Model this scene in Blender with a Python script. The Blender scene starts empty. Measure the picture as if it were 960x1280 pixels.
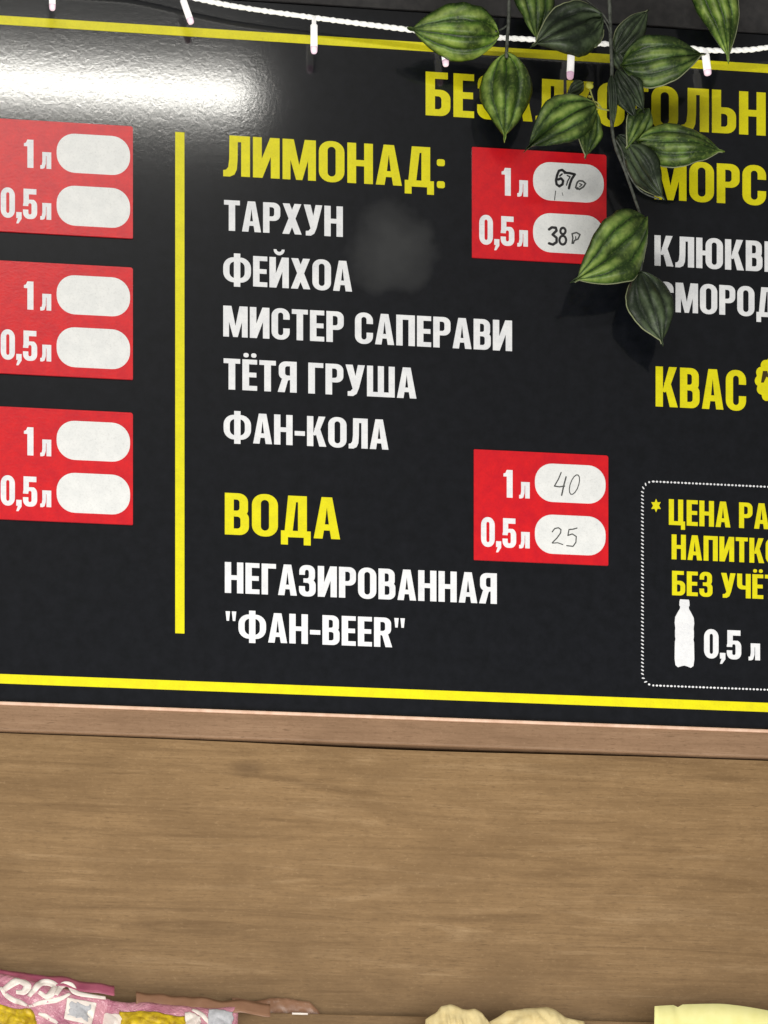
import bpy, bmesh, math, random
from mathutils import Vector, noise
from mathutils.geometry import delaunay_2d_cdt
random.seed(7)
S = bpy.context.scene
COL = S.collection
PI = math.pi

# ------------------------------------------------------------------ camera
FPX, YAW, HOR = 4000.0, math.radians(7.3), 2037.0      # focal length in photo pixels, yaw, horizon row
W, H = 960.0, 1280.0
DIR = Vector((math.sin(YAW), math.cos(YAW), 0)); RGT = Vector((math.cos(YAW), -math.sin(YAW), 0))
EYE = Vector((0.48, 0, 2.257)) - 4.0*DIR; EYE.z = 1.5  # eye height of a standing customer
cd = bpy.data.cameras.new('camera'); cam = bpy.data.objects.new('camera', cd); COL.objects.link(cam)
cam.location = EYE; cam.rotation_euler = (PI/2, 0, -YAW)
cd.sensor_fit = 'HORIZONTAL'; cd.sensor_width = 36; cd.lens = 36*FPX/W
cd.shift_y = (HOR-H/2)/W; cd.clip_start = .05; cd.clip_end = 200
S.camera = cam

def at(px, py, y=0.0):
    """point of the plane that lies y metres off the board's face, seen at a photo pixel (a surveying aid)"""
    d = DIR + RGT*((px-W/2)/FPX) + Vector((0, 0, (HOR-py)/FPX))
    return EYE + d*((y-EYE.y)/d.y)

# ------------------------------------------------------------------ world and lamps
wd = bpy.data.worlds.new('World'); S.world = wd; wd.use_nodes = True
bgn = wd.node_tree.nodes['Background']
bgn.inputs[0].default_value = (1.0, .97, .92, 1); bgn.inputs[1].default_value = .17
def area(name, loc, target, sx, sy, watt, col):
    l = bpy.data.lights.new(name, 'AREA'); l.shape = 'RECTANGLE'; l.size = sx; l.size_y = sy
    l.energy = watt; l.color = col
    o = bpy.data.objects.new(name, l); COL.objects.link(o); o.location = loc
    o.rotation_euler = (Vector(target)-Vector(loc)).to_track_quat('-Z', 'Y').to_euler()
    return o
# the ceiling tube whose reflection lies on the top left of the glossy board
hit = at(312, 119); v = (hit-EYE).normalized(); v.y = -v.y
tip = hit + v*((-1.9-hit.y)/v.y)
area('tube_lamp', (tip.x-1.0, tip.y, tip.z), (tip.x-1.0, 0, tip.z-.65), 2.0, .034, 18, (1, .975, .90))
# lit display counter below the sign: the main light, from low in front
area('counter_lamp', (0.45, -1.22, 1.80), (0.5, 0, 2.30), 2.2, .8, 40, (1, .975, .935))
S.view_settings.view_transform = 'Standard'; S.view_settings.look = 'None'
S.view_settings.exposure = 0; S.view_settings.gamma = 1
try: S.view_settings.use_curve_mapping = False
except Exception: pass

# ------------------------------------------------------------------ materials
def srgb(r, g, b):
    f = lambda c: (c/255/12.92 if c/255 <= .04045 else ((c/255+.055)/1.055)**2.4)
    return (f(r), f(g), f(b), 1)
class NT:
    def __init__(s, name):
        s.m = bpy.data.materials.new(name); s.m.use_nodes = True; s.t = s.m.node_tree
        s.b = s.t.nodes['Principled BSDF']
    def n(s, typ, **kw):
        nd = s.t.nodes.new(typ)
        for k, v in kw.items(): setattr(nd, k, v)
        return nd
    def l(s, a, b): s.t.links.new(a, b)
    def coord(s, scale=(1, 1, 1), src='Object', rot=(0, 0, 0)):
        c = s.n('ShaderNodeTexCoord'); mp = s.n('ShaderNodeMapping'); s.l(c.outputs[src], mp.inputs[0])
        mp.inputs['Scale'].default_value = scale; mp.inputs['Rotation'].default_value = rot
        return mp.outputs[0]
    def noise(s, vec, scale, detail=4, rough=.55, dist=0):
        nd = s.n('ShaderNodeTexNoise'); s.l(vec, nd.inputs['Vector'])
        nd.inputs['Scale'].default_value = scale; nd.inputs['Detail'].default_value = detail
        nd.inputs['Roughness'].default_value = rough; nd.inputs['Distortion'].default_value = dist
        return nd.outputs[0]
    def ramp(s, fac, stops):
        r = s.n('ShaderNodeValToRGB'); s.l(fac, r.inputs[0]); e = r.color_ramp.elements
        while len(e) < len(stops): e.new(.5)
        for k, (p, c) in enumerate(stops): e[k].position = p; e[k].color = c
        return r.outputs[0]
    def mix(s, fac, a, b, mode='MIX'):
        m = s.n('ShaderNodeMix', data_type='RGBA', blend_type=mode)
        for k, v in ((0, fac), (6, a), (7, b)):
            if hasattr(v, 'is_linked') or hasattr(v, 'links'): s.l(v, m.inputs[k])
            else: m.inputs[k].default_value = v
        return m.outputs[2]
    def bump(s, hgt, strength, dist):
        b = s.n('ShaderNodeBump'); b.inputs['Strength'].default_value = strength; b.inputs['Distance'].default_value = dist
        s.l(hgt, b.inputs['Height']); s.l(b.outputs[0], s.b.inputs['Normal'])
    def set(s, **kw):
        for k, v in kw.items(): s.b.inputs[k.replace('_', ' ')].default_value = v
        return s
G = lambda v: (v, v, v, 1)

def film(name, col, col2, rough, bump=.5, coat=0):
    """printed vinyl film: faint mottling and the orange-peel skin of the laminate"""
    t = NT(name); c = t.coord()
    m = t.noise(c, 55, 5, .65)
    fc = t.mix(t.ramp(m, [(.35, G(0)), (.68, G(1))]), col, col2)
    gr = t.noise(c, 480, 3, .6); wk = t.noise(c, 130, 4, .7)
    fc = t.mix(t.ramp(gr, [(.30, G(.22)), (.50, G(0))]), fc, tuple(x*.55 for x in col[:3])+(1,))
    fc = t.mix(t.ramp(wk, [(.26, G(.34)), (.38, G(0))]), fc, tuple(x*.5 for x in col2[:3])+(1,))
    t.l(fc, t.b.inputs['Base Color'])
    h = t.noise(t.coord((1, 1, 1.7)), 210, 2.5, .5, .6)
    t.bump(h, bump, .002); t.set(Roughness=rough)
    if coat: t.set(Coat_Weight=coat)
    return t
def make_board():
    t = NT('black laminate'); c = t.coord()
    m = t.noise(c, 60, 6, .7)
    base = t.mix(t.ramp(m, [(.3, G(0)), (.7, G(1))]), srgb(6, 9, 14), srgb(19, 21, 27))
    # a soft grey patch beside the lemonade list
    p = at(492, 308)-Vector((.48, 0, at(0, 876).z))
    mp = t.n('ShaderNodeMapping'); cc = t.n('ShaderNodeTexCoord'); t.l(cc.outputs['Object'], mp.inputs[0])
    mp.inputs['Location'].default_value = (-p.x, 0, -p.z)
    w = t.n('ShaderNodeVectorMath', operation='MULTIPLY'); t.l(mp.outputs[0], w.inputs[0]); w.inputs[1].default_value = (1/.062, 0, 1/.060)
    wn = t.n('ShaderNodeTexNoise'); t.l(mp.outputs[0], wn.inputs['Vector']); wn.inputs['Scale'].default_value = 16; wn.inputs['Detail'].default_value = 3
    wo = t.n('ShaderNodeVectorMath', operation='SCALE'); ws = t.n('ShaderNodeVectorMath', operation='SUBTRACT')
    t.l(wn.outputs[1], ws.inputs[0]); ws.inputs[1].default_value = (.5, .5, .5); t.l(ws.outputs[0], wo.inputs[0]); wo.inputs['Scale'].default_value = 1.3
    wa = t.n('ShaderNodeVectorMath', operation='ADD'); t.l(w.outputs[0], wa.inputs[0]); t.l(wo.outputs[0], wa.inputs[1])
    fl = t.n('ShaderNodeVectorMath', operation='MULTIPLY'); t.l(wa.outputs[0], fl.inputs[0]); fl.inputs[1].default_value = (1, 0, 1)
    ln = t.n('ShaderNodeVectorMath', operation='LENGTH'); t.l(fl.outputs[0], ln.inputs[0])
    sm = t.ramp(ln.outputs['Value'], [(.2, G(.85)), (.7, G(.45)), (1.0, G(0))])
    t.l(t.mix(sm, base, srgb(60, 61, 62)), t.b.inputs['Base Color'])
    h1 = t.noise(t.coord((1.15, 1, 1)), 165, 3, .55, .8); h2 = t.noise(c, 16, 2, .5)
    ad = t.n('ShaderNodeMath', operation='MULTIPLY_ADD'); t.l(h2, ad.inputs[0]); ad.inputs[1].default_value = .35; t.l(h1, ad.inputs[2])
    t.bump(ad.outputs[0], .017, .0022)
    t.set(Roughness=.38, Specular_IOR_Level=.16, Coat_Weight=.9, Coat_Roughness=.09)
    t.l(t.t.nodes['Bump'].outputs[0], t.b.inputs['Coat Normal'])
    return t.m
def make_wood(name, dark, mid, light, seed):
    t = NT(name)
    c1 = t.coord((1.0, 1, 9)); c2 = t.coord((3.5, 1, 70)); c3 = t.coord((9, 1, 150)); c4 = t.coord((1.6, 1, 4))
    g = t.noise(t.coord((.9, 1, 12)), 2.6+seed, 8, .66, 1.8)
    g2 = t.noise(t.coord((1.1, 1, 34)), 3.4, 6, .7, .6)
    f = t.noise(c2, 4.2, 6, .75, .5)
    p = t.noise(c3, 6.0, 4, .65)
    bl = t.noise(c4, 3.0, 4, .6, .8)
    col = t.ramp(g, [(.30, dark), (.46, mid), (.56, mid), (.74, light)])
    col = t.mix(t.ramp(g2, [(.36, G(.40)), (.50, G(0))]), col, dark)
    col = t.mix(t.ramp(g2, [(.54, G(0)), (.70, G(.36))]), col, light)
    col = t.mix(t.ramp(f, [(.36, G(.40)), (.50, G(0))]), col, dark)
    col = t.mix(t.ramp(f, [(.56, G(0)), (.74, G(.38))]), col, light)
    col = t.mix(t.ramp(p, [(.33, G(.75)), (.42, G(0))]), col, srgb(82, 60, 36))
    col = t.mix(t.ramp(bl, [(.34, G(.55)), (.58, G(0))]), col, dark)
    sp = t.noise(t.coord((1, 1, 1.8)), 190, 3, .6)
    col = t.mix(t.ramp(sp, [(.30, G(.28)), (.44, G(0))]), col, srgb(98, 74, 48))
    col = t.mix(t.ramp(sp, [(.60, G(0)), (.74, G(.35))]), col, light)
    bt = t.noise(t.coord((1, 1, 1.5)), 20, 5, .7, .6)
    col = t.mix(t.ramp(bt, [(.34, G(.30)), (.54, G(0))]), col, dark)
    k = t.n('ShaderNodeTexVoronoi'); t.l(t.coord((1.1, 1, 2.4)), k.inputs['Vector']); k.inputs['Scale'].default_value = 2.6
    col = t.mix(t.ramp(k.outputs['Distance'], [(.02, G(.45)), (.08, G(0))]), col, srgb(74, 54, 34))
    t.l(col, t.b.inputs['Base Color'])
    t.bump(f, .22, .001); t.set(Roughness=.55, Specular_IOR_Level=.3)
    return t.m
def plain(name, col, col2, rough, sc=40, **kw):
    t = NT(name); m = t.noise(t.coord(), sc, 5, .6)
    t.l(t.mix(t.ramp(m, [(.35, G(0)), (.68, G(1))]), col, col2), t.b.inputs['Base Color'])
    t.set(Roughness=rough, **kw); return t
M = {}
M['board'] = make_board()
M['yellow'] = film('yellow print', srgb(240, 231, 8), srgb(226, 216, 16), .42, .12).m
M['white'] = film('white print', srgb(248, 249, 250), srgb(230, 232, 236), .42, .12).m
M['red'] = film('red card', srgb(224, 28, 36), srgb(204, 22, 38), .32, .07).m
M['field'] = film('white field', srgb(244, 245, 243), srgb(232, 234, 233), .35, .06).m
M['ink'] = plain('marker ink', srgb(26, 26, 28), srgb(50, 50, 52), .6, 300).m
M['pencil'] = plain('faded ink', srgb(62, 64, 63), srgb(92, 94, 92), .6, 400).m
M['faint'] = plain('wiped ink', srgb(215, 215, 212), srgb(222, 222, 220), .6, 200).m
M['dark'] = plain('emblem brown', srgb(70, 56, 8), srgb(60, 46, 8), .5).m
M['wood'] = make_wood('oak laminate', srgb(110, 85, 55), srgb(138, 110, 75), srgb(164, 136, 100), 0)
M['trim'] = make_wood('oak trim', srgb(120, 93, 69), srgb(144, 114, 88), srgb(162, 133, 106), .6)
M['highlight'] = plain('pale edge band', srgb(230, 196, 172), srgb(206, 168, 142), .4, 60).m  # pale colour standing for light caught on the trim's top edge
M['upper'] = plain('dark paint', srgb(46, 45, 46), srgb(62, 60, 60), .7, 90).m
M['wall'] = plain('dark wall', srgb(40, 36, 32), srgb(52, 46, 40), .8, 10).m  # dark mottled colour, used on the floor too
M['wire'] = plain('white light cord', srgb(244, 244, 238), srgb(230, 230, 222), .4, 120, Emission_Color=(1, .98, .94, 1), Emission_Strength=.42).m
def lit(name, col, e):
    t = NT(name); t.set(Base_Color=srgb(250, 248, 244), Roughness=.3, Emission_Color=col, Emission_Strength=e); return t.m
M['led'] = lit('lit bulb', (1, .97, .95, 1), .55); M['ledtip'] = lit('lit bulb tip', (1, .52, .80, 1), .45)

def make_leaf(name, dark, mid, light):
    t = NT(name); uv = t.n('ShaderNodeTexCoord')
    sx = t.n('ShaderNodeSeparateXYZ'); t.l(uv.outputs['UV'], sx.inputs[0])
    mul = t.n('ShaderNodeMath', operation='MULTIPLY'); t.l(sx.outputs[1], mul.inputs[0]); mul.inputs[1].default_value = 4*PI
    ab = t.n('ShaderNodeMath', operation='SINE'); t.l(mul.outputs[0], ab.inputs[0])
    av = t.n('ShaderNodeMath', operation='ABSOLUTE'); t.l(ab.outputs[0], av.inputs[0])
    wob = t.noise(t.coord((1, 1, 1)), 34, 3, .6); t.t.links.remove(mul.inputs[0].links[0])
    wa = t.n('ShaderNodeMath', operation='MULTIPLY_ADD'); t.l(wob, wa.inputs[0]); wa.inputs[1].default_value = .16; t.l(sx.outputs[1], wa.inputs[2])
    wb = t.n('ShaderNodeMath', operation='SUBTRACT'); t.l(wa.outputs[0], wb.inputs[0]); wb.inputs[1].default_value = .08; t.l(wb.outputs[0], mul.inputs[0])
    n1 = t.noise(t.coord((1, 1, 1)), 85, 5, .65); n2 = t.noise(t.coord((1, 1, 1)), 24, 3, .6)
    ad = t.n('ShaderNodeMath', operation='MULTIPLY'); t.l(av.outputs[0], ad.inputs[0]); t.l(n1, ad.inputs[1])
    col = t.ramp(ad.outputs[0], [(.02, dark), (.24, mid), (.62, light)])
    col = t.mix(t.ramp(n2, [(.42, G(.92)), (.62, G(.05))]), col, dark)
    n3 = t.noise(t.coord((1, 1, 1)), 320, 3, .6)
    col = t.mix(t.ramp(n3, [(.52, G(0)), (.74, G(.28))]), col, light)
    t.l(col, t.b.inputs['Base Color']); t.bump(n1, .35, .002)
    t.set(Roughness=.42, Specular_IOR_Level=.4); return t.m
M['leaf_bright'] = make_leaf('bright leaf', srgb(32, 54, 14), srgb(92, 130, 40), srgb(172, 196, 98))
M['leaf_green'] = make_leaf('green leaf', srgb(30, 50, 18), srgb(74, 106, 38), srgb(148, 170, 86))
M['leaf_dark'] = make_leaf('dark leaf', srgb(26, 36, 24), srgb(44, 58, 36), srgb(92, 108, 76))
M['leaf_edge'] = plain('leaf edge', srgb(126, 134, 96), srgb(150, 156, 120), .5, 200).m
M['stem'] = plain('stem', srgb(52, 56, 48), srgb(96, 100, 92), .6, 160).m
M['twig'] = plain('twig', srgb(140, 146, 76), srgb(170, 172, 92), .5, 160).m
M['bud'] = plain('bud', srgb(170, 172, 58), srgb(196, 194, 74), .5, 160).m
tp_ = plain('pink film', srgb(216, 156, 168), srgb(184, 108, 134), .2, 30, Specular_IOR_Level=.9); tp_.bump(tp_.noise(tp_.coord(), 60, 4, .6, 1.0), .8, .006); M['pink'] = tp_.m
M['pinkdark'] = plain('dark pink film', srgb(172, 92, 112), srgb(146, 66, 92), .3, 40).m
M['violet'] = plain('violet film', srgb(130, 84, 136), srgb(150, 100, 150), .3, 40).m
M['salmon'] = plain('salmon film', srgb(150, 112, 86), srgb(136, 98, 74), .35, 40).m
M['prn'] = plain('white packet print', srgb(244, 236, 226), srgb(232, 218, 210), .35, 60).m
M['greylab'] = plain('grey label', srgb(176, 178, 182), srgb(196, 196, 200), .5, 220).m
M['corn'] = plain('yellow snack', srgb(228, 198, 30), srgb(158, 124, 14), .45, 110).m
M['kraft'] = plain('kraft paper', srgb(232, 214, 160), srgb(212, 190, 132), .7, 60).m
M['card'] = plain('pale yellow paper', srgb(250, 244, 170), srgb(242, 236, 156), .7, 60).m

# ------------------------------------------------------------------ object helpers
def link(name, me, mat, parent=None):
    o = bpy.data.objects.new(name, me); COL.objects.link(o)
    if mat: me.materials.append(mat)
    if parent: o.parent = parent
    return o
def tag(o, label=None, cat=None, group=None, kind=None):
    if label: o['label'] = label
    if cat: o['category'] = cat
    if group: o['group'] = group
    if kind: o['kind'] = kind
    return o
def thing(name, label, cat, loc=(0, 0, 0), group=None):
    o = bpy.data.objects.new(name, None); COL.objects.link(o); o.location = loc; o.empty_display_size = .05
    return tag(o, label, cat, group)
def finish(bm, name, mat, parent=None, smooth=False, org=None):
    if org is None and parent is not None: org = root_loc(parent)
    if org is not None: bmesh.ops.translate(bm, verts=bm.verts, vec=-Vector(org))
    bmesh.ops.recalc_face_normals(bm, faces=bm.faces)
    me = bpy.data.meshes.new(name); bm.to_mesh(me); bm.free()
    if smooth: me.polygons.foreach_set('use_smooth', [True]*len(me.polygons))
    return link(name, me, mat, parent)
def root_loc(p):
    v = Vector((0, 0, 0))
    while p: v = v + p.location; p = p.parent
    return v
def box(bm, a, b, bevel=0, seg=2):
    g = bmesh.ops.create_cube(bm, size=1)['verts']
    for q in g: q.co = Vector([a[k]+(q.co[k]+.5)*(b[k]-a[k]) for k in range(3)])
    if bevel:
        es = list({e for q in g for e in q.link_edges})
        bmesh.ops.bevel(bm, geom=es, offset=bevel, segments=seg, affect='EDGES', profile=.5)
def tube(bm, pts, rad, n=8, cap=True):
    pts = [Vector(p) for p in pts]; rings = []
    for i, p in enumerate(pts):
        t = (pts[min(i+1, len(pts)-1)]-pts[max(i-1, 0)]).normalized()
        u = t.cross(Vector((0, 1, 0)))
        if u.length < 1e-3: u = t.cross(Vector((1, 0, 0)))
        u.normalize(); w = t.cross(u); r = rad(i/(len(pts)-1)) if callable(rad) else rad
        rings.append([bm.verts.new(p+(u*math.cos(2*PI*k/n)+w*math.sin(2*PI*k/n))*r) for k in range(n)])
    for a, b in zip(rings, rings[1:]):
        for k in range(n): bm.faces.new((a[k], a[(k+1) % n], b[(k+1) % n], b[k]))
    if cap: bm.faces.new(rings[0]); bm.faces.new(rings[-1])
def spline(pts, n=6):
    pts = [Vector(p) for p in pts]; out = []
    for i in range(len(pts)-1):
        p0, p1, p2, p3 = pts[max(i-1, 0)], pts[i], pts[i+1], pts[min(i+2, len(pts)-1)]
        for k in range(n):
            t = k/n
            out.append(.5*((2*p1)+(p2-p0)*t+(2*p0-5*p1+4*p2-p3)*t*t+(3*p1-p0-3*p2+p3)*t**3))
    out.append(pts[-1]); return out

# ---- flat shapes: ordered add / cut polygons, cut out with a Delaunay triangulation, then given thickness
def inside(p, poly):
    x, y = p; c = False; j = len(poly)-1
    for i in range(len(poly)):
        xi, yi = poly[i]; xj, yj = poly[j]
        if (yi > y) != (yj > y) and x < (xj-xi)*(y-yi)/(yj-yi)+xi: c = not c
        j = i
    return c
def cut_shape(bm, ops, tf, y0, y1):
    """ops: list of ('+'|'-', polygon); tf maps 2-D to (x, z); solid from y0 (back) to y1 (front)"""
    vs, es = [], []
    for _, poly in ops:
        b = len(vs); n = len(poly)
        vs += [Vector(p) for p in poly]; es += [(b+k, b+(k+1) % n) for k in range(n)]
    v2, _, tris, *_ = delaunay_2d_cdt(vs, es, [], 0, 1e-5)
    keep = []
    for t in tris:
        c = (v2[t[0]]+v2[t[1]]+v2[t[2]])/3; st = False
        for s, poly in ops:
            if inside((c.x, c.y), poly): st = (s == '+')
        if st: keep.append(t)
    used = sorted({i for t in keep for i in t}); cnt = {}
    fr = {}; bk = {}
    for i in used:
        x, z = tf(v2[i].x, v2[i].y)
        fr[i] = bm.verts.new((x, y1, z)); bk[i] = bm.verts.new((x, y0, z))
    for t in keep:
        try: bm.faces.new([fr[i] for i in t])
        except ValueError: continue
        for k in range(3):
            a, b = t[k], t[(k+1) % 3]; cnt[(a, b)] = cnt.get((a, b), 0)+1
    for (a, b) in cnt:
        if (b, a) not in cnt: bm.faces.new((fr[a], bk[a], bk[b], fr[b]))

def R(x0, y0, x1, y1): return [(x0, y0), (x1, y0), (x1, y1), (x0, y1)]
def Q(x0, y0, x1, y1, r, ry=None, n=6):
    """rectangle with rounded corners, radii in the order bl, br, tr, tl"""
    if not isinstance(r, (list, tuple)): r = [r]*4
    k = (ry or 1.0); out = []
    for i, (cx, cy, sx, sy, a) in enumerate(((x0, y0, 1, 1, PI), (x1, y0, -1, 1, 1.5*PI), (x1, y1, -1, -1, 0), (x0, y1, 1, -1, .5*PI))):
        if r[i] <= 0: out.append((cx, cy)); continue
        rx = min(r[i], (x1-x0)/2*.999); rv = min(r[i]*k, (y1-y0)/2*.999)
        for j in range(n+1):
            t = a+.5*PI*j/n; out.append((cx+sx*rx+rx*math.cos(t), cy+sy*rv+rv*math.sin(t)))
    return out
def mir(poly, w): return [(w-x, y) for x, y in reversed(poly)]
s, h = .185, .15
A_, D_ = '+', '-'
def O_(w, st=s): return [(A_, Q(0, -.01, w, 1.01, w*.46, 1.05)), (D_, Q(st, h-.02, w-st, 1-h+.02, (w-2*st)*.5, 1.15))]
def P_(w): return [(A_, R(0, 0, s, 1)), (A_, Q(0, .40, w, 1, [0, .2, .2, 0])), (D_, Q(s, .40+h*.95, w-s*.95, 1-h, [0, .08, .08, 0]))]
def soft(x0, w): return [(A_, R(x0, 0, x0+s, 1)), (A_, Q(x0, 0, w, .60, [0, .2, .2, 0])), (D_, Q(x0+s, h, w-s*.95, .60-h, [0, .08, .08, 0]))]
def E_(w): return [(A_, R(0, 0, s, 1)), (A_, R(0, 0, w, h)), (A_, R(0, .43, w*.95, .43+h)), (A_, R(0, 1-h, w, 1))]
def B_(w): return [(A_, Q(0, 0, w, .57, [0, .2, .17, 0])), (A_, Q(0, .45, w-.02, 1, [0, .15, .2, 0])), (D_, Q(s, h, w-s*.95, .44, [0, .07, .07, 0])), (D_, Q(s, .58, w-.02-s*.95, 1-h, [0, .07, .07, 0]))]
def I_(w): return [(A_, R(0, 0, s, 1)), (A_, R(w-s, 0, w, 1)), (A_, [(.03, 0), (.20, 0), (w-.03, 1), (w-.20, 1)])]
ya = [(.28, .50), (.345, .54), (.22, 0), (0, 0)]
GL = {
 'А': (.55, [(A_, [(0, 0), (.165, 1), (.385, 1), (.55, 0)]), (D_, [(.185, 0), (.213, .20), (.337, .20), (.365, 0)]), (D_, [(.233, .345), (.275, .76), (.317, .345)])]),
 'Б': (.49, soft(0, .49)+[(A_, R(0, 1-h, .44, 1))]),
 'В': (.50, B_(.50)), 'B': (.50, B_(.50)),
 'Г': (.42, [(A_, R(0, 0, s, 1)), (A_, R(0, 1-h, .42, 1))]),
 'Д': (.62, [(A_, [(.07, .06), (.15, 1), (.54, 1), (.54, .06)]), (D_, [(.245, .155), (.315, .85), (.355, .85), (.355, .155)]), (A_, R(0, 0, .62, .155)), (A_, R(0, -.18, .145, .05)), (A_, R(.475, -.18, .62, .05))]),
 'Е': (.41, E_(.41)), 'E': (.41, E_(.41)),
 'Ё': (.41, E_(.41)+[(A_, Q(.03, 1.07, .175, 1.21, .06)), (A_, Q(.245, 1.07, .39, 1.21, .06))]),
 'З': (.49, [(A_, Q(0, -.01, .49, .57, .2)), (A_, Q(.01, .44, .47, 1.01, .2)), (D_, Q(.175, .14, .305, .435, [.08, .08, .08, 0])), (D_, Q(.175, .575, .29, .86, [0, .08, .08, .08])), (D_, R(-.1, .32, .18, .69)), (A_, R(.13, .44, .30, .575))]),
 'И': (.56, I_(.56)),
 'Й': (.56, I_(.56)+[(A_, [(.28+.16*math.cos(t), 1.26+.19*math.sin(t)) for t in [PI+PI*k/10 for k in range(11)]]+[(.28+.075*math.cos(t), 1.26+.08*math.sin(t)) for t in [2*PI-PI*k/10 for k in range(11)]])]),
 'К': (.56, [(A_, R(0, 0, s, 1)), (A_, [(.17, .38), (.34, 1), (.54, 1), (.37, .52), (.24, .36)]), (A_, [(.215, .60), (.36, .66), (.565, 0), (.36, 0)])]),
 'Л': (.56, [(A_, R(.56-s, 0, .56, 1)), (A_, R(.13, 1-h, .56, 1)), (A_, [(.13, 1), (.305, 1), (.30, .40), (.285, .17), (.235, .04), (.14, -.015), (0, -.015), (0, .135), (.06, .15), (.105, .22), (.125, .42)])]),
 'М': (.70, [(A_, R(0, 0, .165, 1)), (A_, R(.535, 0, .70, 1)), (A_, [(.04, 1), (.235, 1), (.415, 0), (.285, 0)]), (A_, [(.66, 1), (.465, 1), (.285, 0), (.415, 0)])]),
 'Н': (.54, [(A_, R(0, 0, s, 1)), (A_, R(.54-s, 0, .54, 1)), (A_, R(.1, .43, .44, .43+h))]),
 'О': (.54, O_(.54)),
 'П': (.54, [(A_, R(0, 0, s, 1)), (A_, R(.54-s, 0, .54, 1)), (A_, R(0, 1-h, .54, 1))]),
 'Р': (.50, P_(.50)),
 'R': (.52, P_(.50)+[(A_, [(.19, .46), (.36, .50), (.42, .40), (.53, 0), (.335, 0), (.25, .36)])]),
 'Я': (.52, [(A_, mir(R(0, 0, s, 1), .52)), (A_, mir(Q(0, .40, .50, 1, [0, .2, .2, 0]), .52)), (D_, mir(Q(s, .40+h*.95, .50-s*.95, 1-h, [0, .08, .08, 0]), .52)), (A_, mir([(.19, .46), (.36, .50), (.42, .40), (.53, 0), (.335, 0), (.25, .36)], .52))]),
 'С': (.52, O_(.52)+[(D_, R(.28, .36, .6, .65)), (D_, R(.30, .36, .6, .65))]),
 'Т': (.46, [(A_, R(.23-s/2, 0, .23+s/2, 1)), (A_, R(0, 1-h, .46, 1))]),
 'У': (.54, [(A_, [(.345, 1), (.54, 1), (.375, .24), (.31, .06), (.21, -.015), (.06, -.015), (.06, .13), (.14, .14), (.20, .22)]), (A_, [(0, 1), (.20, 1), (.325, .42), (.205, .20)])]),
 'Ф': (.80, [(A_, Q(0, .10, .80, .92, .30, 1.1)), (D_, Q(.18, .24, .62, .78, .15, 1.2)), (A_, R(.40-s/2, -.04, .40+s/2, 1.05))]),
 'Х': (.56, [(A_, [(0, 0), (.20, 0), (.55, 1), (.35, 1)]), (A_, [(.36, 0), (.56, 0), (.21, 1), (.01, 1)])]),
 'Ц': (.60, [(A_, R(0, 0, s, 1)), (A_, R(.53-s, 0, .53, 1)), (A_, R(0, 0, .60, h)), (A_, R(.45, -.17, .60, .05))]),
 'Ч': (.51, [(A_, R(.51-s, 0, .51, 1)), (A_, Q(0, .36, .51, 1, [.18, 0, 0, 0])), (D_, Q(s, .36+h, .51-s, 1.02, [.07, 0, 0, 0]))]),
 'Ш': (.78, [(A_, R(0, 0, .17, 1)), (A_, R(.305, 0, .475, 1)), (A_, R(.61, 0, .78, 1)), (A_, R(0, 0, .78, h))]),
 'Ь': (.49, soft(0, .49)),
 'Ы': (.72, soft(0, .48)+[(A_, R(.72-s, 0, .72, 1))]),
 'Ю': (.80, [(A_, R(0, 0, s, 1)), (A_, R(.1, .43, .34, .43+h)), (A_, [(x+.28, y) for x, y in O_(.52)[0][1]]), (D_, [(x+.28, y) for x, y in O_(.52)[1][1]])]),
 '-': (.30, [(A_, R(0, .33, .30, .48))]),
 '"': (.32, [(A_, [(.01, 1), (.14, 1), (.11, .68), (.04, .68)]), (A_, [(.19, 1), (.32, 1), (.29, .68), (.22, .68)])]),
 ':': (.17, [(A_, Q(0, 0, .17, .17, .05)), (A_, Q(0, .55, .17, .72, .05))]),
 ' ': (.20, []),
 '1': (.36, [(A_, R(.13, 0, .36, 1)), (A_, [(.13, 1), (.36, 1), (.36, .76), (0, .76), (0, .86), (.08, .89)])]),
 '0': (.53, [(A_, Q(0, -.01, .53, 1.01, .25, 1.1)), (D_, Q(.205, .15, .325, .85, .06, 1.2))]),
 '5': (.53, [(A_, Q(0, -.01, .53, .66, .22)), (A_, R(.02, .42, .22, 1)), (A_, R(.02, .82, .50, 1)), (D_, R(.22, .64, .6, .82)), (D_, Q(.20, .14, .32, .52, .06)), (D_, R(-.1, .30, .21, .42))]),
 ',': (.20, [(A_, [(.0, .20), (.20, .20), (.20, -.02), (.08, -.18), (.0, -.18), (.06, 0), (0, 0)])]),
 'л': (.43, [(A_, R(.43-.19, 0, .43, .58)), (A_, R(.08, .45, .43, .58)), (A_, [(.07, .58), (.225, .58), (.215, .18), (.16, .02), (.08, -.01), (-.01, -.01), (-.01, .11), (.05, .12), (.075, .25)])]),
}
def layout(txt, gap=.062):
    x = 0; out = []
    for ch in txt:
        w, ops = GL[ch]; out.append((x, w, ops)); x += w+gap
    return out
def lettering(txt, px, py, right, cap, mat, parent, y0, th, fit=None, label=None, gap=.062, name='lettering'):
    """one printed line: left end of its baseline (photo px), right end of its fit-th letter, cap height in px"""
    p = at(px, py); q = at(right, py-0.0); hh = (at(px, py-cap)-p).z
    lay = layout(txt, gap); k = (fit or len(txt))-1
    sx = (q.x-p.x)/(lay[k][0]+lay[k][1])
    bm = bmesh.new()
    for x, w, ops in lay:
        if ops: cut_shape(bm, ops, lambda a, b, x=x: (p.x+(x+a)*sx, p.z+b*hh), y0, y0-th)
    o = finish(bm, name, mat, parent)
    if label: o['label'] = label
    return o
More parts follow.
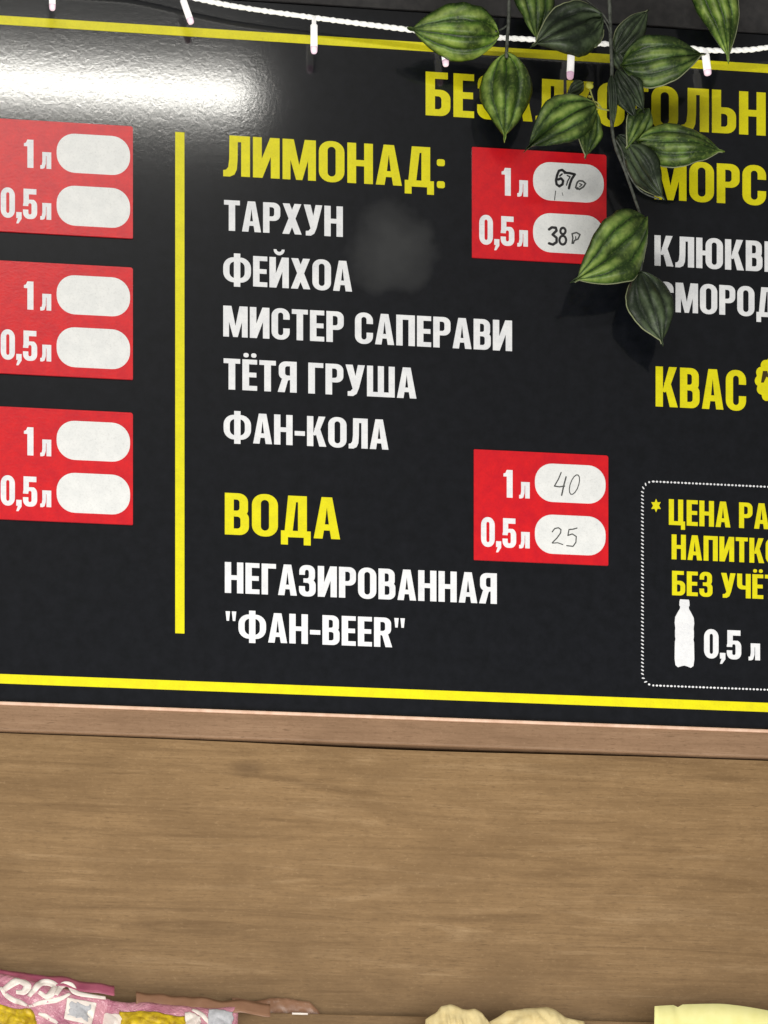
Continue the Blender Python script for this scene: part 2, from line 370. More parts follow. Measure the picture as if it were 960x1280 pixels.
def stroke(pts, r, n=5):
    """thin pen line as overlapping capsules"""
    ops = []
    for (x0, y0), (x1, y1) in zip(pts, pts[1:]):
        a = math.atan2(y1-y0, x1-x0)
        ops.append((A_, [(x0+r*math.cos(a+PI/2+PI*k/n), y0+r*math.sin(a+PI/2+PI*k/n)) for k in range(n+1)] +
                        [(x1+r*math.cos(a-PI/2+PI*k/n), y1+r*math.sin(a-PI/2+PI*k/n)) for k in range(n+1)]))
    return ops

# ------------------------------------------------------------------ large structure
bm = bmesh.new(); box(bm, (-3.5, .02, 0), (4.5, .2, 4.6)); tag(finish(bm, 'wall', M['wall']), kind='structure')
bm = bmesh.new(); box(bm, (-3.5, -6, -.1), (4.5, .2, -.0)); tag(finish(bm, 'floor', M['wall']), kind='structure')
X0, X1 = -1.0, 2.0
z_top = at(444, 10).z; z_bot = at(0, 876).z; z_tr0 = at(0, 877.5, -.006).z; z_tr1 = at(0, 913, -.006).z
# dark painted panel above the board
bm = bmesh.new(); box(bm, (X0, -.0015, z_top+.0015), (X1, .019, 3.75), .001)
tag(finish(bm, 'upper_panel', M['upper']), 'dark grey painted panel above the top edge of the menu board', 'wall panel')
# oak panel under the board: top edge bows a little, leaving an uneven dark gap under the trim
bm = bmesh.new(); NX = 60; rows = []
for i in range(NX+1):
    x = X0+(X1-X0)*i/NX
    gap = .0022+.0030*math.exp(-((x-.52)/.20)**2)+.0008*max(0, min(1, (x-.3)/.4))
    rows.append((x, z_tr1-gap))
fv = [[bm.verts.new((x, yy, z)) for x, z in rows] for yy in (-.002, .018)]
zb = [[bm.verts.new((x, yy, .9)) for x, z in rows] for yy in (-.002, .018)]
for i in range(NX):
    bm.faces.new((fv[0][i], fv[0][i+1], zb[0][i+1], zb[0][i])); bm.faces.new((fv[1][i], zb[1][i], zb[1][i+1], fv[1][i+1]))
    bm.faces.new((fv[0][i], fv[1][i], fv[1][i+1], fv[0][i+1])); bm.faces.new((zb[0][i], zb[0][i+1], zb[1][i+1], zb[1][i]))
tag(finish(bm, 'wood_cladding', M['wood']), 'wide brown oak grain panel below the trim, behind the snacks', 'wall panel')
bm = bmesh.new(); box(bm, (X0, -.006, z_tr1), (X1, .018, z_tr0), .0028, 3)
trim = tag(finish(bm, 'wood_trim', M['trim'], org=(.48, 0, z_tr1)), 'narrow pinkish brown wooden trim strip along the bottom of the black board', 'trim')

trim.location = (.48, 0, z_tr1)
bm = bmesh.new(); box(bm, (X0, -.0082, z_tr0-.0036), (X1, -.0045, z_tr0+.0006), .0014, 3)  # thin pale strip: highlight of the trim's top edge put into colour and shape
finish(bm, 'edge_highlight', M['highlight'], trim)

# ------------------------------------------------------------------ menu board
board = thing('menu_board', 'black drinks menu board with yellow and white lettering and yellow border lines', 'menu board', (.48, 0, z_bot))
bm = bmesh.new(); box(bm, (X0, 0, z_bot), (X1, .018, z_top), .0008, 2); finish(bm, 'panel', M['board'], board)
E1 = .0004
def hline(x0, x1, ya_, yb_, x_ref, name, mat, parent):
    za, zc = at(x_ref, ya_).z, at(x_ref, yb_).z
    bm = bmesh.new(); box(bm, (x0, -E1, zc), (x1, -.00002, za)); return finish(bm, name, mat, parent)
hline(X0+.01, X1-.01, 19.5, 30.5, 0, 'border_line', M['yellow'], board)
hline(X0+.01, X1-.01, 842.5, 854.3, 0, 'border_line', M['yellow'], board)
a, b = at(219, 165), at(230.5, 792)
bm = bmesh.new(); box(bm, (a.x, -E1, b.z), (b.x, -.00002, a.z)); finish(bm, 'divider_line', M['yellow'], board)
for txt, px, py, rt, cap, mat, fit, lab in (
  ('БЕЗАЛКОГОЛЬНЫЕ', 532, 144, 957, 54.5, 'yellow', 12, 'large yellow heading БЕЗАЛКОГОЛЬН behind the leaves'),
  ('ЛИМОНАД:', 279, 219.5, 556, 50.5, 'yellow', None, 'yellow word ЛИМОНАД with a colon'),
  ('ТАРХУН', 280, 288, 428.5, 38, 'white', None, 'white word ТАРХУН'),
  ('ФЕЙХОА', 279, 356, 440, 38, 'white', None, 'white word ФЕЙХОА'),
  ('МИСТЕР САПЕРАВИ', 279, 420.5, 640, 38.5, 'white', None, 'white line МИСТЕР САПЕРАВИ'),
  ('ТЁТЯ ГРУША', 279.5, 486.5, 520.5, 38.5, 'white', None, 'white line ТЁТЯ ГРУША'),
  ('ФАН-КОЛА', 279.5, 552.5, 485.5, 37.5, 'white', None, 'white word ФАН-КОЛА'),
  ('ВОДА', 281, 668, 425, 52, 'yellow', None, 'yellow word ВОДА'),
  ('НЕГАЗИРОВАННАЯ', 281, 741, 621, 38.5, 'white', None, 'white word НЕГАЗИРОВАННАЯ'),
  ('"ФАН-BEER"', 281.5, 801, 506, 37, 'white', None, 'white quoted name ФАН-BEER'),
  ('МОРС', 818, 249, 957.5, 49.5, 'yellow', None, 'yellow word МОРС'),
  ('КЛЮКВЕННЫЙ', 818, 332, 953, 38, 'white', 5, 'white word beginning КЛЮКВ'),
  ('СМОРОДИНОВЫЙ', 821, 389, 943, 37, 'white', 5, 'white word beginning СМОРОД'),
  ('КВАС', 819.5, 508, 932.5, 50, 'yellow', None, 'yellow word КВАС'),
  ('ЦЕНА РАЗЛИВНЫХ', 836, 656, 961, 32, 'yellow', 7, 'small yellow line beginning ЦЕНА РА'),
  ('НАПИТКОВ', 839.5, 699, 955, 31, 'yellow', 6, 'small yellow line beginning НАПИТКО'),
  ('БЕЗ УЧЁТА', 840, 744, 954, 30.5, 'yellow', 7, 'small yellow line beginning БЕЗ УЧЁТ'),
):
    lettering(txt, px, py, rt, cap, M[mat], board, -.00002, E1, fit, lab)
# litre note with the white bottle inside the dotted frame
def litre(px, py, right, cap, parent, mat, y0):
    lettering('0,5', px, py, px+(right-px)*.575, cap, mat, parent, y0, E1, None, 'white figure 0,5', .05)
    lettering('л', px+(right-px)*.735, py+(right-px)*.04, right, cap*.98, mat, parent, y0, E1, None, 'white letter л')
lettering('0,5', 880, 822.5, 926.5, 36, M['white'], board, -.00002, E1, None, 'white figure 0,5 beside the bottle', .05)
lettering('л', 936, 825, 950, 36, M['white'], board, -.00002, E1, None, 'white letter л beside the bottle')
def px_shape(ops_px, name, mat, parent, y0=-.00002, th=E1, label=None):
    """shape outlined in photo pixels on the board's face"""
    bm = bmesh.new()
    ops = [(k, [(lambda v: (v.x*10, v.z*10))(at(x, y)) for x, y in poly]) for k, poly in ops_px]
    cut_shape(bm, ops, lambda a, b: (a/10, b/10), y0, y0-th)
    o = finish(bm, name, mat, parent)
    if label: o['label'] = label
    return o
half = [(0, 749.5), (5.5, 749.5), (6.2, 752), (6.4, 757), (5.4, 758.5), (5.6, 761), (8.5, 766), (11.6, 772), (12.2, 779), (11.4, 786), (11.8, 789), (11.8, 796), (11.2, 799), (12, 803), (12.3, 824), (11.2, 832), (8, 834.5), (4, 833), (0, 832)]
px_shape([(A_, [(855.5+x, y+.05*x) for x, y in half]+[(855.5-x, y-.05*x) for x, y in reversed(half[1:-1])])], 'bottle_icon', M['white'], board, label='white bottle silhouette inside the dotted frame')
star = []
for k in range(12):
    r_ = 7.4 if k % 2 == 0 else 4.0
    star.append((820+r_*math.sin(k*PI/6)*.92, 632-r_*math.cos(k*PI/6)*1.15))
px_shape([(A_, star)], 'asterisk', M['yellow'], board)
# scalloped cap emblem after the word КВАС
sc = []
for k in range(120):
    t = 2*PI*k/120; r_ = 25.8+3.0*abs(math.cos(t*7+.3))**.7*(1)-1.2
    sc.append((971+r_*math.cos(t), 475+r_*1.12*math.sin(t)))
em = px_shape([(A_, sc)], 'scalloped_emblem', M['yellow'], board, label='yellow scalloped emblem after the word КВАС')
px_shape([(A_, [(953.5, 464), (959, 464), (961.5, 473), (958, 471), (954.5, 478.5), (951, 478.5)]), (A_, [(965, 463), (969, 463), (969, 482), (965, 482)]), (A_, [(974, 463), (988, 463), (988, 467), (974, 467)])], 'emblem_mark', M['dark'], em, -E1, .0002)
# dotted frame round the note
dl, dr, dt, db, rr = at(803, 700).x, at(1300, 700).x, at(860, 604).z, at(860, 858.5).z, .014
pth = []
nseg = lambda L: max(1, int(L/.0046))
def seg(p, q):
    L = math.hypot(q[0]-p[0], q[1]-p[1]); n = nseg(L)
    for k in range(n): pth.append((p[0]+(q[0]-p[0])*k/n, p[1]+(q[1]-p[1])*k/n, math.atan2(q[1]-p[1], q[0]-p[0])))
def arc(cx, cz, a0, a1):
    n = max(2, int(rr*abs(a1-a0)/.0046))
    for k in range(n):
        t = a0+(a1-a0)*k/n; pth.append((cx+rr*math.cos(t), cz+rr*math.sin(t), t+PI/2))
seg((dl+rr, db), (dr-rr, db)); arc(dr-rr, db+rr, -PI/2, 0); seg((dr, db+rr), (dr, dt-rr)); arc(dr-rr, dt-rr, 0, PI/2)
seg((dr-rr, dt), (dl+rr, dt)); arc(dl+rr, dt-rr, PI/2, PI); seg((dl, dt-rr), (dl, db+rr)); arc(dl+rr, db+rr, PI, 1.5*PI)
bm = bmesh.new()
for i, (x, z, t) in enumerate(pth):
    L, wd_ = .00125+.0003*((i*7) % 3), .0012
    if abs(math.sin(t)) > .7: L, wd_ = .0009, .0019            # the sides read as short cross ticks
    ca, sa = math.cos(t), math.sin(t); vs = []
    for k in range(8):
        u, w_ = L*math.cos(k*PI/4), wd_*math.sin(k*PI/4)
        if abs(math.sin(t)) > .7: u += w_*.45
        vs.append((x+u*ca-w_*sa, z+u*sa+w_*ca))
    f_ = [bm.verts.new((a_, -E1, b_)) for a_, b_ in vs]; k_ = [bm.verts.new((a_, -.00002, b_)) for a_, b_ in vs]
    bm.faces.new(f_)
    for k in range(8): bm.faces.new((f_[k], k_[k], k_[(k+1) % 8], f_[(k+1) % 8]))
finish(bm, 'dotted_frame', M['white'], board)

# ------------------------------------------------------------------ red price cards
CW, CH = at(760, 568).x-at(592, 568).x, .1385
def price_card(px, py, label, ink=None):
    """px, py: top left corner in the photo"""
    tl = at(px, py, -.002)
    t = thing('price_card', label, 'price card', (tl.x, -.001, tl.z), 'red price cards on the menu board')
    TH = .002
    loc = lambda a, b: (tl.x+a*CW/169, tl.z-b*CH/138)
    bm = bmesh.new(); cut_shape(bm, [(A_, [(a, b) for a, b in Q(0, 0, 169, 138, [1.0, 3.0, 1.0, 1.0], n=4)])], loc, -.0001, -TH)
    finish(bm, 'card_plate', M['red'], t)
    flds = []
    for y0, y1 in ((13.5, 61.5), (77.5, 126.5)):
        bm = bmesh.new(); cut_shape(bm, [(A_, Q(76.5, y0, 165.5, y1, 22, n=8))], loc, -TH, -TH-.0003)
        flds.append(finish(bm, 'price_field', M['field'], t))
    def glyphs(txt, x, base, xr, cap, lab):
        lay = layout(txt, .05); sx = (xr-x)/(lay[-1][0]+lay[-1][1]); bm = bmesh.new()
        for gx, w, ops in lay:
            if ops: cut_shape(bm, ops, lambda a, b, gx=gx: loc(x+(gx+a)*sx, base-b*cap), -TH, -TH-.0003)
        o = finish(bm, 'lettering', M['white'], t); o['label'] = lab
    glyphs('1', 37, 58.5, 48.5, 34.5, 'white figure 1'); glyphs('л', 57, 58.5, 70, 35, 'white letter л')
    glyphs('0,5', 9, 121, 53, 36.5, 'white figure 0,5'); glyphs('л', 57, 121, 70, 35, 'white letter л')
    for fi, ops, mat, lab in (ink or []):
        bm = bmesh.new(); cut_shape(bm, ops, loc, -TH-.0003, -TH-.0005)
        o = finish(bm, 'handwriting', M[mat], flds[fi]); o['label'] = lab
    return t
C1 = 'highest red card left of the yellow divider, under the glare, white fields empty'
C2 = 'middle red card of the column left of the yellow divider, white fields empty'
C3 = 'lowest red card left of the yellow divider, white fields empty'
price_card(-8.5, 147.5, C1)
price_card(-8.5, 325, C2)
price_card(-8.5, 507.5, C3)
def T(pts, ox, oy, sc, cpx, cpy, shear=.0466):       # zoomed-crop coords -> card coords
    return [((x/sc+ox-cpx), (y/sc+oy-cpy)-shear*(x/sc+ox-cpx)) for x, y in pts]
def t1(pts): return T(pts, 560, 150, 4, 590, 183.5, .0575)
ell = lambda cx, cy, rx, ry, sk=0, n=14, a0=0, a1=2*PI: [(cx+rx*math.cos(a0+(a1-a0)*k/n)+sk*ry*-math.sin(a0+(a1-a0)*k/n), cy+ry*math.sin(a0+(a1-a0)*k/n)) for k in range(n+1)]
s67 = (stroke(t1([(588, 262), (572, 250), (556, 254), (547, 275), (541, 302), (544, 322), (558, 332), (574, 322), (577, 304), (566, 292), (552, 298)]), 1.55)
       + stroke(t1([(572, 270), (560, 280)]), 1.0) + stroke(t1([(584, 264), (610, 266), (636, 272), (620, 296), (612, 318), (606, 342)]), 1.5) + stroke(t1([(598, 278), (612, 284), (600, 306), (594, 326)]), .8))
sp1 = stroke(t1([(648, 346), (640, 338), (648, 312), (658, 304), (676, 306), (690, 318), (680, 334), (658, 348), (650, 340)]), 1.0) + stroke(t1([(660, 318), (672, 324), (660, 334)]), .7)
sr1 = stroke(t1([(539, 356), (534, 400)]), .55) + stroke(t1([(572, 364), (576, 378)]), .35)
s38 = (stroke(t1([(506, 548), (520, 538), (540, 540), (544, 554), (524, 574), (544, 590), (544, 612), (526, 624), (506, 618)]), 1.6)
       + stroke(t1(ell(576, 556, 13, 16)), 1.45) + stroke(t1(ell(575, 602, 17, 22)), 1.45))
sp2 = stroke(t1([(622, 618), (626, 592), (622, 570), (644, 564), (662, 574), (652, 596), (634, 604), (628, 618)]), .9) + stroke(t1([(640, 584), (640, 602)]), .6)
price_card(590, 183.5, 'red price card half under leaves, handwritten 67 and 38',
           [(0, s67, 'ink', 'handwritten 67'), (0, sp1, 'pencil', 'handwritten р'), (0, sr1, 'pencil', 'stray pen tick'), (1, s38, 'ink', 'handwritten 38'), (1, sp2, 'pencil', 'handwritten р')])
def t2(pts): return T(pts, 570, 540, 4.364, 592.3, 561.5, .0466)
s40 = stroke(t2([(575, 222), (560, 258), (538, 296), (566, 300), (594, 296)]), .75) + stroke(t2([(602, 246), (590, 290), (578, 346)]), .9) \
    + stroke(t2(ell(648, 288, 24, 54, .28)), .62)
s25 = (stroke(t2([(526, 546), (540, 528), (560, 524), (574, 534), (572, 552), (552, 580), (526, 606)]), .72) + stroke(t2([(528, 608), (556, 606), (584, 616)]), .6)
       + stroke(t2([(662, 526), (640, 532), (618, 534), (612, 566), (636, 558), (658, 572), (656, 604), (640, 626), (606, 622)]), .72))
price_card(592.3, 561.5, 'red price card right of the word ВОДА, handwritten 40 and 25',
           [(0, s40, 'pencil', 'handwritten 40'), (1, s25, 'pencil', 'handwritten 25')])

# ------------------------------------------------------------------ string of lights
YW = -.022
lights = thing('string_light', 'glowing white light cord with short white bulbs strung across the board top', 'string lights', at(480, 33, YW))
wp = spline([at(x, y, YW) for x, y in ((-420, -60), (-150, -50), (65, -27), (160, -20), (240, -3), (300, 9), (392, 22), (470, 32), (510, 37), (560, 43), (622, 47), (668, 49.5), (713, 53), (760, 55), (820, 57.5), (860, 60), (885, 63), (930, 62.5), (962, 59), (1100, 40), (1300, 30))], 14)
L = 0; two = ([], [])
for i, p in enumerate(wp):
    if i: L += (p-wp[i-1]).length
    for k in (0, 1):
        a_ = L*330+k*PI; two[k].append(p+Vector((0, math.cos(a_), math.sin(a_)))*.0011)
bm = bmesh.new(); tube(bm, two[0], .0024, 8); tube(bm, two[1], .0024, 8); finish(bm, 'wire', M['wire'], lights, True)
for (x0, y0, x1, y1, r_) in ((65, -26, 65.5, 13, .0040), (226, -8, 239.5, 30, .0042), (392.5, 22, 392.5, 67, .0044), (553, 42, 557.5, 83, .0042), (714.5, 53, 712.5, 99, .0046), (881, 62, 885, 94, .0050)):
    p0, p1 = at(x0, y0, YW-.003), at(x1, y1, YW-.003); d = p1-p0
    bm = bmesh.new(); tube(bm, [p0+d*t for t in (0, .2, .22, .5, .82)], lambda t: r_*(.62 if t < .3 else 1.0), 12)
    bu = finish(bm, 'bulb', M['led'], lights, True)
    bm = bmesh.new(); tube(bm, [p0+d*t for t in (.815, .88, .95, .985, 1.0)], lambda t: r_*math.sqrt(max(.03, 1-t**2.4)), 12)
    finish(bm, 'bulb_tip', M['ledtip'], bu, True)

# ------------------------------------------------------------------ hanging leafy vines
def leaf(root, bpx, tpx, wpx, yb, yt, mat, roll=0, curl=.10, bend=0, edge=False, amp=1.0, tipw=1.0):
    """ovate leaf with lengthwise ribs, from base pixel to tip pixel, width in pixels"""
    B, Tp = at(bpx[0], bpx[1], yb), at(tpx[0], tpx[1], yt)
    ax = Tp-B; Ln = ax.length; e = ax.normalized()
    view = (EYE-B).normalized(); sd = e.cross(view).normalized(); nr = sd.cross(e).normalized()
    c_, s_ = math.cos(roll), math.sin(roll); sd, nr = sd*c_+nr*s_, nr*c_-sd*s_
    wid = wpx/1000*.98/max(.35, c_)/2; NT_, NS = 30, 24
    seed = random.random()*50; fold = random.uniform(-.35, .9)
    def pt(t, q):
        w = (math.sin(PI*min(1, t/.94)**.78)**.82 if t < .94 else 0)
        w = max(w, .075*(1-t)/.1 if t > .82 else 0, .05)*(1 if t < 1 else 0.2)
        wv = (1+.14*noise.noise((t*3.4, (1 if q > 0 else -1)*2.2+seed, 3.1))+.05*noise.noise((t*11, (1 if q > 0 else -1)*3+seed, 1)))
        rib = abs(math.sin(2*PI*(q+1)))**.75*(1-.35*abs(q))
        hgt = wid*w*(.20*amp*rib-.34*q*q*amp)+wid*.10*noise.noise((t*3.3+seed, q*1.7, 0))
        hgt += wid*.34*noise.noise((t*2.1, q*.9+seed, 7))+wid*.5*fold*abs(q)
        hgt += Ln*(curl*math.sin(PI*t)-curl*.4*t)
        off = bend*Ln*math.sin(PI*t)
        return B+e*(t*Ln)+sd*(q*w*wid*wv+off)+nr*hgt
    bm = bmesh.new(); uvl = bm.loops.layers.uv.new('UVMap')
    gr = [[bm.verts.new(pt(i/NT_, -1+2*j/NS)) for j in range(NS+1)] for i in range(NT_+1)]
    for i in range(NT_):
        for j in range(NS):
            f = bm.faces.new((gr[i][j], gr[i][j+1], gr[i+1][j+1], gr[i+1][j]))
            for lp, (u, v_) in zip(f.loops, ((i, j), (i, j+1), (i+1, j+1), (i+1, j))): lp[uvl].uv = (u/NT_, v_/NS)
    o = finish(bm, 'leaf', M[mat], root, True)
    md = o.modifiers.new('thick', 'SOLIDIFY'); md.thickness = .0006; md.offset = 0
    if edge:                                              # pale rim along one side of the leaf
        bm = bmesh.new(); q = 1 if edge > 0 else -1
        tube(bm, [pt(i/40, q*.99) for i in range(4, 40)], .0009, 6); finish(bm, 'leaf_rim', M['leaf_edge'], o, True)
    return o
def stem(root, pts, r, mat='stem', name='stem'):
    bm = bmesh.new(); tube(bm, spline([at(*p) for p in pts], 5), r, 8); return finish(bm, name, M[mat], root, True)
va = thing('hanging_vine', 'short strand with one level and one drooping bright green leaf', 'vine', at(637, 0, -.05), 'vines hanging over the board')
stem(va, [(640, -160, -.004), (639, -90, -.03), (637, -30, -.045), (636, 20, -.048), (634, 50, -.045), (633, 72, -.045)], .0022)
stem(va, [(636, 30, -.048), (628, 36, -.05), (618, 40, -.052)], .0011, 'stem', 'leaf_stalk')
leaf(va, (624, 44), (510, 37), 69, -.052, -.058, 'leaf_bright', .25, .10, amp=1.0)
leaf(va, (633, 66), (631, 173), 66, -.046, -.05, 'leaf_bright', 0, .08)
vb = thing('hanging_vine', 'long drooping vine of dark green leaves hanging over the right half of the board', 'vine', at(765, 0, -.055), 'vines hanging over the board')
stem(vb, [(757, -160, -.004), (759, -90, -.04), (761, -30, -.05), (763, 40, -.05), (765, 90, -.05), (764, 140, -.05), (768, 178, -.048), (782, 215, -.046), (794, 250, -.044), (805, 285, -.042), (804, 310, -.04), (801, 340, -.04)], lambda t: .0028-.0013*t)
leaf(vb, (668, -40), (671, 52), 52, -.044, -.046, 'leaf_green', .2, .06)
leaf(vb, (752, 22), (664, 58), 66, -.052, -.058, 'leaf_dark', -.3, .10, edge=1)
leaf(vb, (752, 26), (724, 64), 30, -.058, -.052, 'leaf_dark', .3, .10, edge=-1)
leaf(vb, (770, 66), (811, 10), 34, -.05, -.055, 'leaf_dark', .4, .08, edge=-1)
leaf(vb, (775, 82), (882, 68), 60, -.054, -.058, 'leaf_green', .15, .10, amp=.8, edge=1)
leaf(vb, (868, -60), (911, 77), 56, -.05, -.052, 'leaf_bright', .2, .05, bend=-.06, edge=-1)
leaf(vb, (742, 134), (655, 190), 58, -.052, -.062, 'leaf_green', -.1, .10, bend=.06)
leaf(vb, (741, 136), (732, 198), 34, -.048, -.052, 'leaf_green', .3, .08, edge=1)
leaf(vb, (730, 103), (709, 118), 17, -.05, -.052, 'leaf_dark', .1, .05, amp=.5)
leaf(vb, (770, 104), (795, 150), 22, -.056, -.056, 'leaf_dark', .2, .1, amp=.6)
leaf(vb, (768, 60), (787, 96), 22, -.046, -.046, 'leaf_dark', .2, .1, amp=.6)
leaf(vb, (772, 88), (806, 142), 30, -.05, -.056, 'leaf_dark', .35, .1)
leaf(vb, (764, 95), (767, 160), 13, -.054, -.058, 'leaf_dark', .2, .06)
leaf(vb, (809, 136), (783, 186), 34, -.05, -.052, 'leaf_green', .3, .08, edge=1)
leaf(vb, (798, 176), (907, 187), 50, -.052, -.062, 'leaf_bright', .35, .10, amp=.9, edge=1)
leaf(vb, (786, 182), (830, 250), 42, -.05, -.052, 'leaf_dark', -.3, .08, edge=1)
leaf(vb, (772, 170), (800, 205), 30, -.045, -.045, 'leaf_dark', .3, .08)
leaf(vb, (806, 272), (714, 353), 76, -.045, -.056, 'leaf_green', .1, .10, amp=.9, bend=-.05, edge=-1)
leaf(vb, (800, 340), (829, 431), 58, -.042, -.046, 'leaf_dark', .25, .10, amp=.6, edge=1)
for k, pp in enumerate([[(764, 138, -.05), (752, 136, -.054), (744, 130, -.056), (737, 110, -.056)], [(750, 134, -.054), (742, 138, -.056), (728, 142, -.056)], [(752, 136, -.054), (746, 128, -.055), (734, 126, -.055)],
                        [(770, 175, -.05), (778, 190, -.052), (783, 212, -.05), (800, 238, -.05), (824, 249, -.05)], [(762, 40, -.052), (758, 30, -.054), (752, 22, -.054)], [(762, 30, -.052), (752, 16, -.054), (740, 6, -.054), (725, -6, -.05)]]):
    stem(vb, pp, .0010, 'twig' if k < 3 else 'stem', 'twig')
for x, y, r_ in ((737, 107, .0045), (731, 128, .0036), (736, 142, .0038), (745, 136, .0022), (737, 121, .002)):
    bm = bmesh.new(); bmesh.ops.create_icosphere(bm, subdivisions=2, radius=r_)
    p = at(x, y, -.056)
    for q in bm.verts: q.co = Vector((q.co.x*1.2, q.co.y*.7, q.co.z))*(1+.2*noise.noise(q.co*300))+p
    finish(bm, 'bud', M['bud'], vb, True)

# ------------------------------------------------------------------ shelf and the goods on it
Z_S = at(480, 1280, -.05).z-.155
bm = bmesh.new(); box(bm, (X0, -.42, Z_S-.022), (X1, -.0025, Z_S), .002)
tag(finish(bm, 'wood_shelf', M['trim']), 'brown wooden shelf under the snack packets against the oak panel', 'shelf')
bm = bmesh.new(); a = at(310, 1266, -.03)
box(bm, (a.x-.42, -.034, Z_S), (a.x+.60, -.026, a.z), .0012)
tag(finish(bm, 'wooden_divider', M['wood']), 'low brown wooden board standing on the shelf behind the snack packets', 'shelf divider')

def packet(label, tl, tr, y, mat, bl_x, br_x, bulge, seed, crimp=None, crimp_mat=None, prints=(), contents=(), patches=(), cat='snack bag', wav=.004, prof=None):
    a, b = at(tl[0], tl[1], y), at(tr[0], tr[1], y)
    c, d = Vector((at(bl_x, 1280, y).x, y, Z_S+.002)), Vector((at(br_x, 1280, y).x, y, Z_S+.002))
    t = thing(cat.replace(' ', '_'), label, cat, (c+d)/2, cat+'s on the shelf')
    def Sf(u, v, off=0):
        tp = a*(1-u)+b*u
        if prof:
            px_ = tl[0]+(tr[0]-tl[0])*u; k = 0
            while k < len(prof)-2 and px_ > prof[k+1][0]: k += 1
            f_ = (px_-prof[k][0])/(prof[k+1][0]-prof[k][0]); tp = at(px_, prof[k][1]+(prof[k+1][1]-prof[k][1])*f_, y)
        p = tp*(1-v)+(c*(1-u)+d*u)*v
        m = (max(0, math.sin(PI*min(1, max(0, u))))**.55)*(max(0, math.sin(PI*min(1, max(0, v))))**.6)
        cr = noise.noise((u*7+seed, v*7, 0))*.5+abs(noise.noise((u*11, v*11+seed, 4)))*1.1+abs(noise.noise((u*4+v*3, v*5+seed, 9)))*.9
        edge = min(1, 10*min(u, 1-u)+.15) if 0 < u < 1 else .15
        p = p+Vector((0, -bulge*m-.010*cr*edge*(.25+m)-off, wav*noise.noise((u*5+seed, 0, 8))*(1-v)))
        return p
    N = 44; bm = bmesh.new()
    fr = [[bm.verts.new(Sf(i/N, j/N)) for j in range(N+1)] for i in range(N+1)]
    bk = [[bm.verts.new(Vector((q.co.x, min(-.006, y+.45*(y-q.co.y)+.0015), q.co.z))) for q in r_] for r_ in fr]
    for i in range(N):
        for j in range(N):
            bm.faces.new((fr[i][j], fr[i+1][j], fr[i+1][j+1], fr[i][j+1])); bm.faces.new((bk[i][j], bk[i][j+1], bk[i+1][j+1], bk[i+1][j]))
        for j in (0, N): bm.faces.new((fr[i][j], bk[i][j], bk[i+1][j], fr[i+1][j])); bm.faces.new((fr[j][i], fr[j][i+1], bk[j][i+1], bk[j][i]))
    finish(bm, 'bag_body', mat, t, True)
    def inv(px, py):                                      # packet coordinates of a photo pixel, by search
        u, v = .5, .2
        for _ in range(60):
            p = Sf(u, v); q = at(px, py, p.y); u += (q.x-p.x)/max(.02, (b-a).length); v -= (q.z-p.z)/max(.02, a.z-c.z)
        return u, v
    if crimp:
        bm = bmesh.new(); n = 50; (x0, y0), (x1, y1), hgt = crimp; g = []
        for i in range(n+1):
            u = i/n; row = []
            for j in range(5):
                p = at(x0+(x1-x0)*u, y0+(y1-y0)*u+hgt*j/4, y+.008-.003*j)
                row.append(bm.verts.new(p+Vector((0, .0018*math.sin(j*PI)+.003*noise.noise((u*9+seed, j*.4, 2)), .004*noise.noise((u*6+seed, 1, 5))))))
            g.append(row)
        for i in range(n):
            for j in range(4): bm.faces.new((g[i][j], g[i+1][j], g[i+1][j+1], g[i][j+1]))
        o = finish(bm, 'crimped_edge', crimp_mat or mat, t, True); md = o.modifiers.new('thick', 'SOLIDIFY'); md.thickness = .0008
    for pts, w in prints:                                 # white printed swirls lying on the film
        bm = bmesh.new(); pl = spline([Vector((*inv(*p), 0)) for p in pts], 6); prev = None
        for i, q in enumerate(pl):
            tg = (pl[min(i+1, len(pl)-1)]-pl[max(i-1, 0)]); ww = w*1.3/1000*(.45+.55*math.sin(PI*(i+.5)/len(pl)))
            tx, tz = tg.x*(b-a).length, -tg.y*(a.z-c.z); ln = math.hypot(tx, tz) or 1
            du, dv = -tz/ln*ww/(b-a).length/2, -(tx/ln)*ww/(a.z-c.z)/2
            cur = [bm.verts.new(Sf(q.x+k*du, q.y+k*dv, .0009)) for k in (-1, -.33, .33, 1)]
            if prev:
                for k in range(3): bm.faces.new((prev[k], prev[k+1], cur[k+1], cur[k]))
            prev = cur
        o = finish(bm, 'printed_swirl', M['prn'], t, True); md = o.modifiers.new('thick', 'SOLIDIFY'); md.thickness = .0003
    for poly, mt, nm, bump_ in list(patches)+list(contents):
        uv = [inv(*p) for p in poly]; bm = bmesh.new(); n = 26; g = []
        for i in range(n+1):
            row = []
            for j in range(n+1):
                s1, t1_ = i/n, j/n
                u = (uv[0][0]*(1-s1)+uv[1][0]*s1)*(1-t1_)+(uv[3][0]*(1-s1)+uv[2][0]*s1)*t1_
                v = (uv[0][1]*(1-s1)+uv[1][1]*s1)*(1-t1_)+(uv[3][1]*(1-s1)+uv[2][1]*s1)*t1_
                u += .02*noise.noise((s1*5, t1_*5, seed))*(1 if bump_ else 0); v += .02*noise.noise((s1*5, t1_*5, seed+9))*(1 if bump_ else 0)
                e_ = min(1, 6*min(s1, 1-s1, t1_, 1-t1_))
                row.append(bm.verts.new(Sf(u, v, .0014+bump_*e_*(.5+abs(noise.noise((s1*9+seed, t1_*4, 1)))*1.6))))
            g.append(row)
        for i in range(n):
            for j in range(n): bm.faces.new((g[i][j], g[i+1][j], g[i+1][j+1], g[i][j+1]))
        o = finish(bm, nm, mt, t, True); md = o.modifiers.new('thick', 'SOLIDIFY'); md.thickness = .0004
    return t
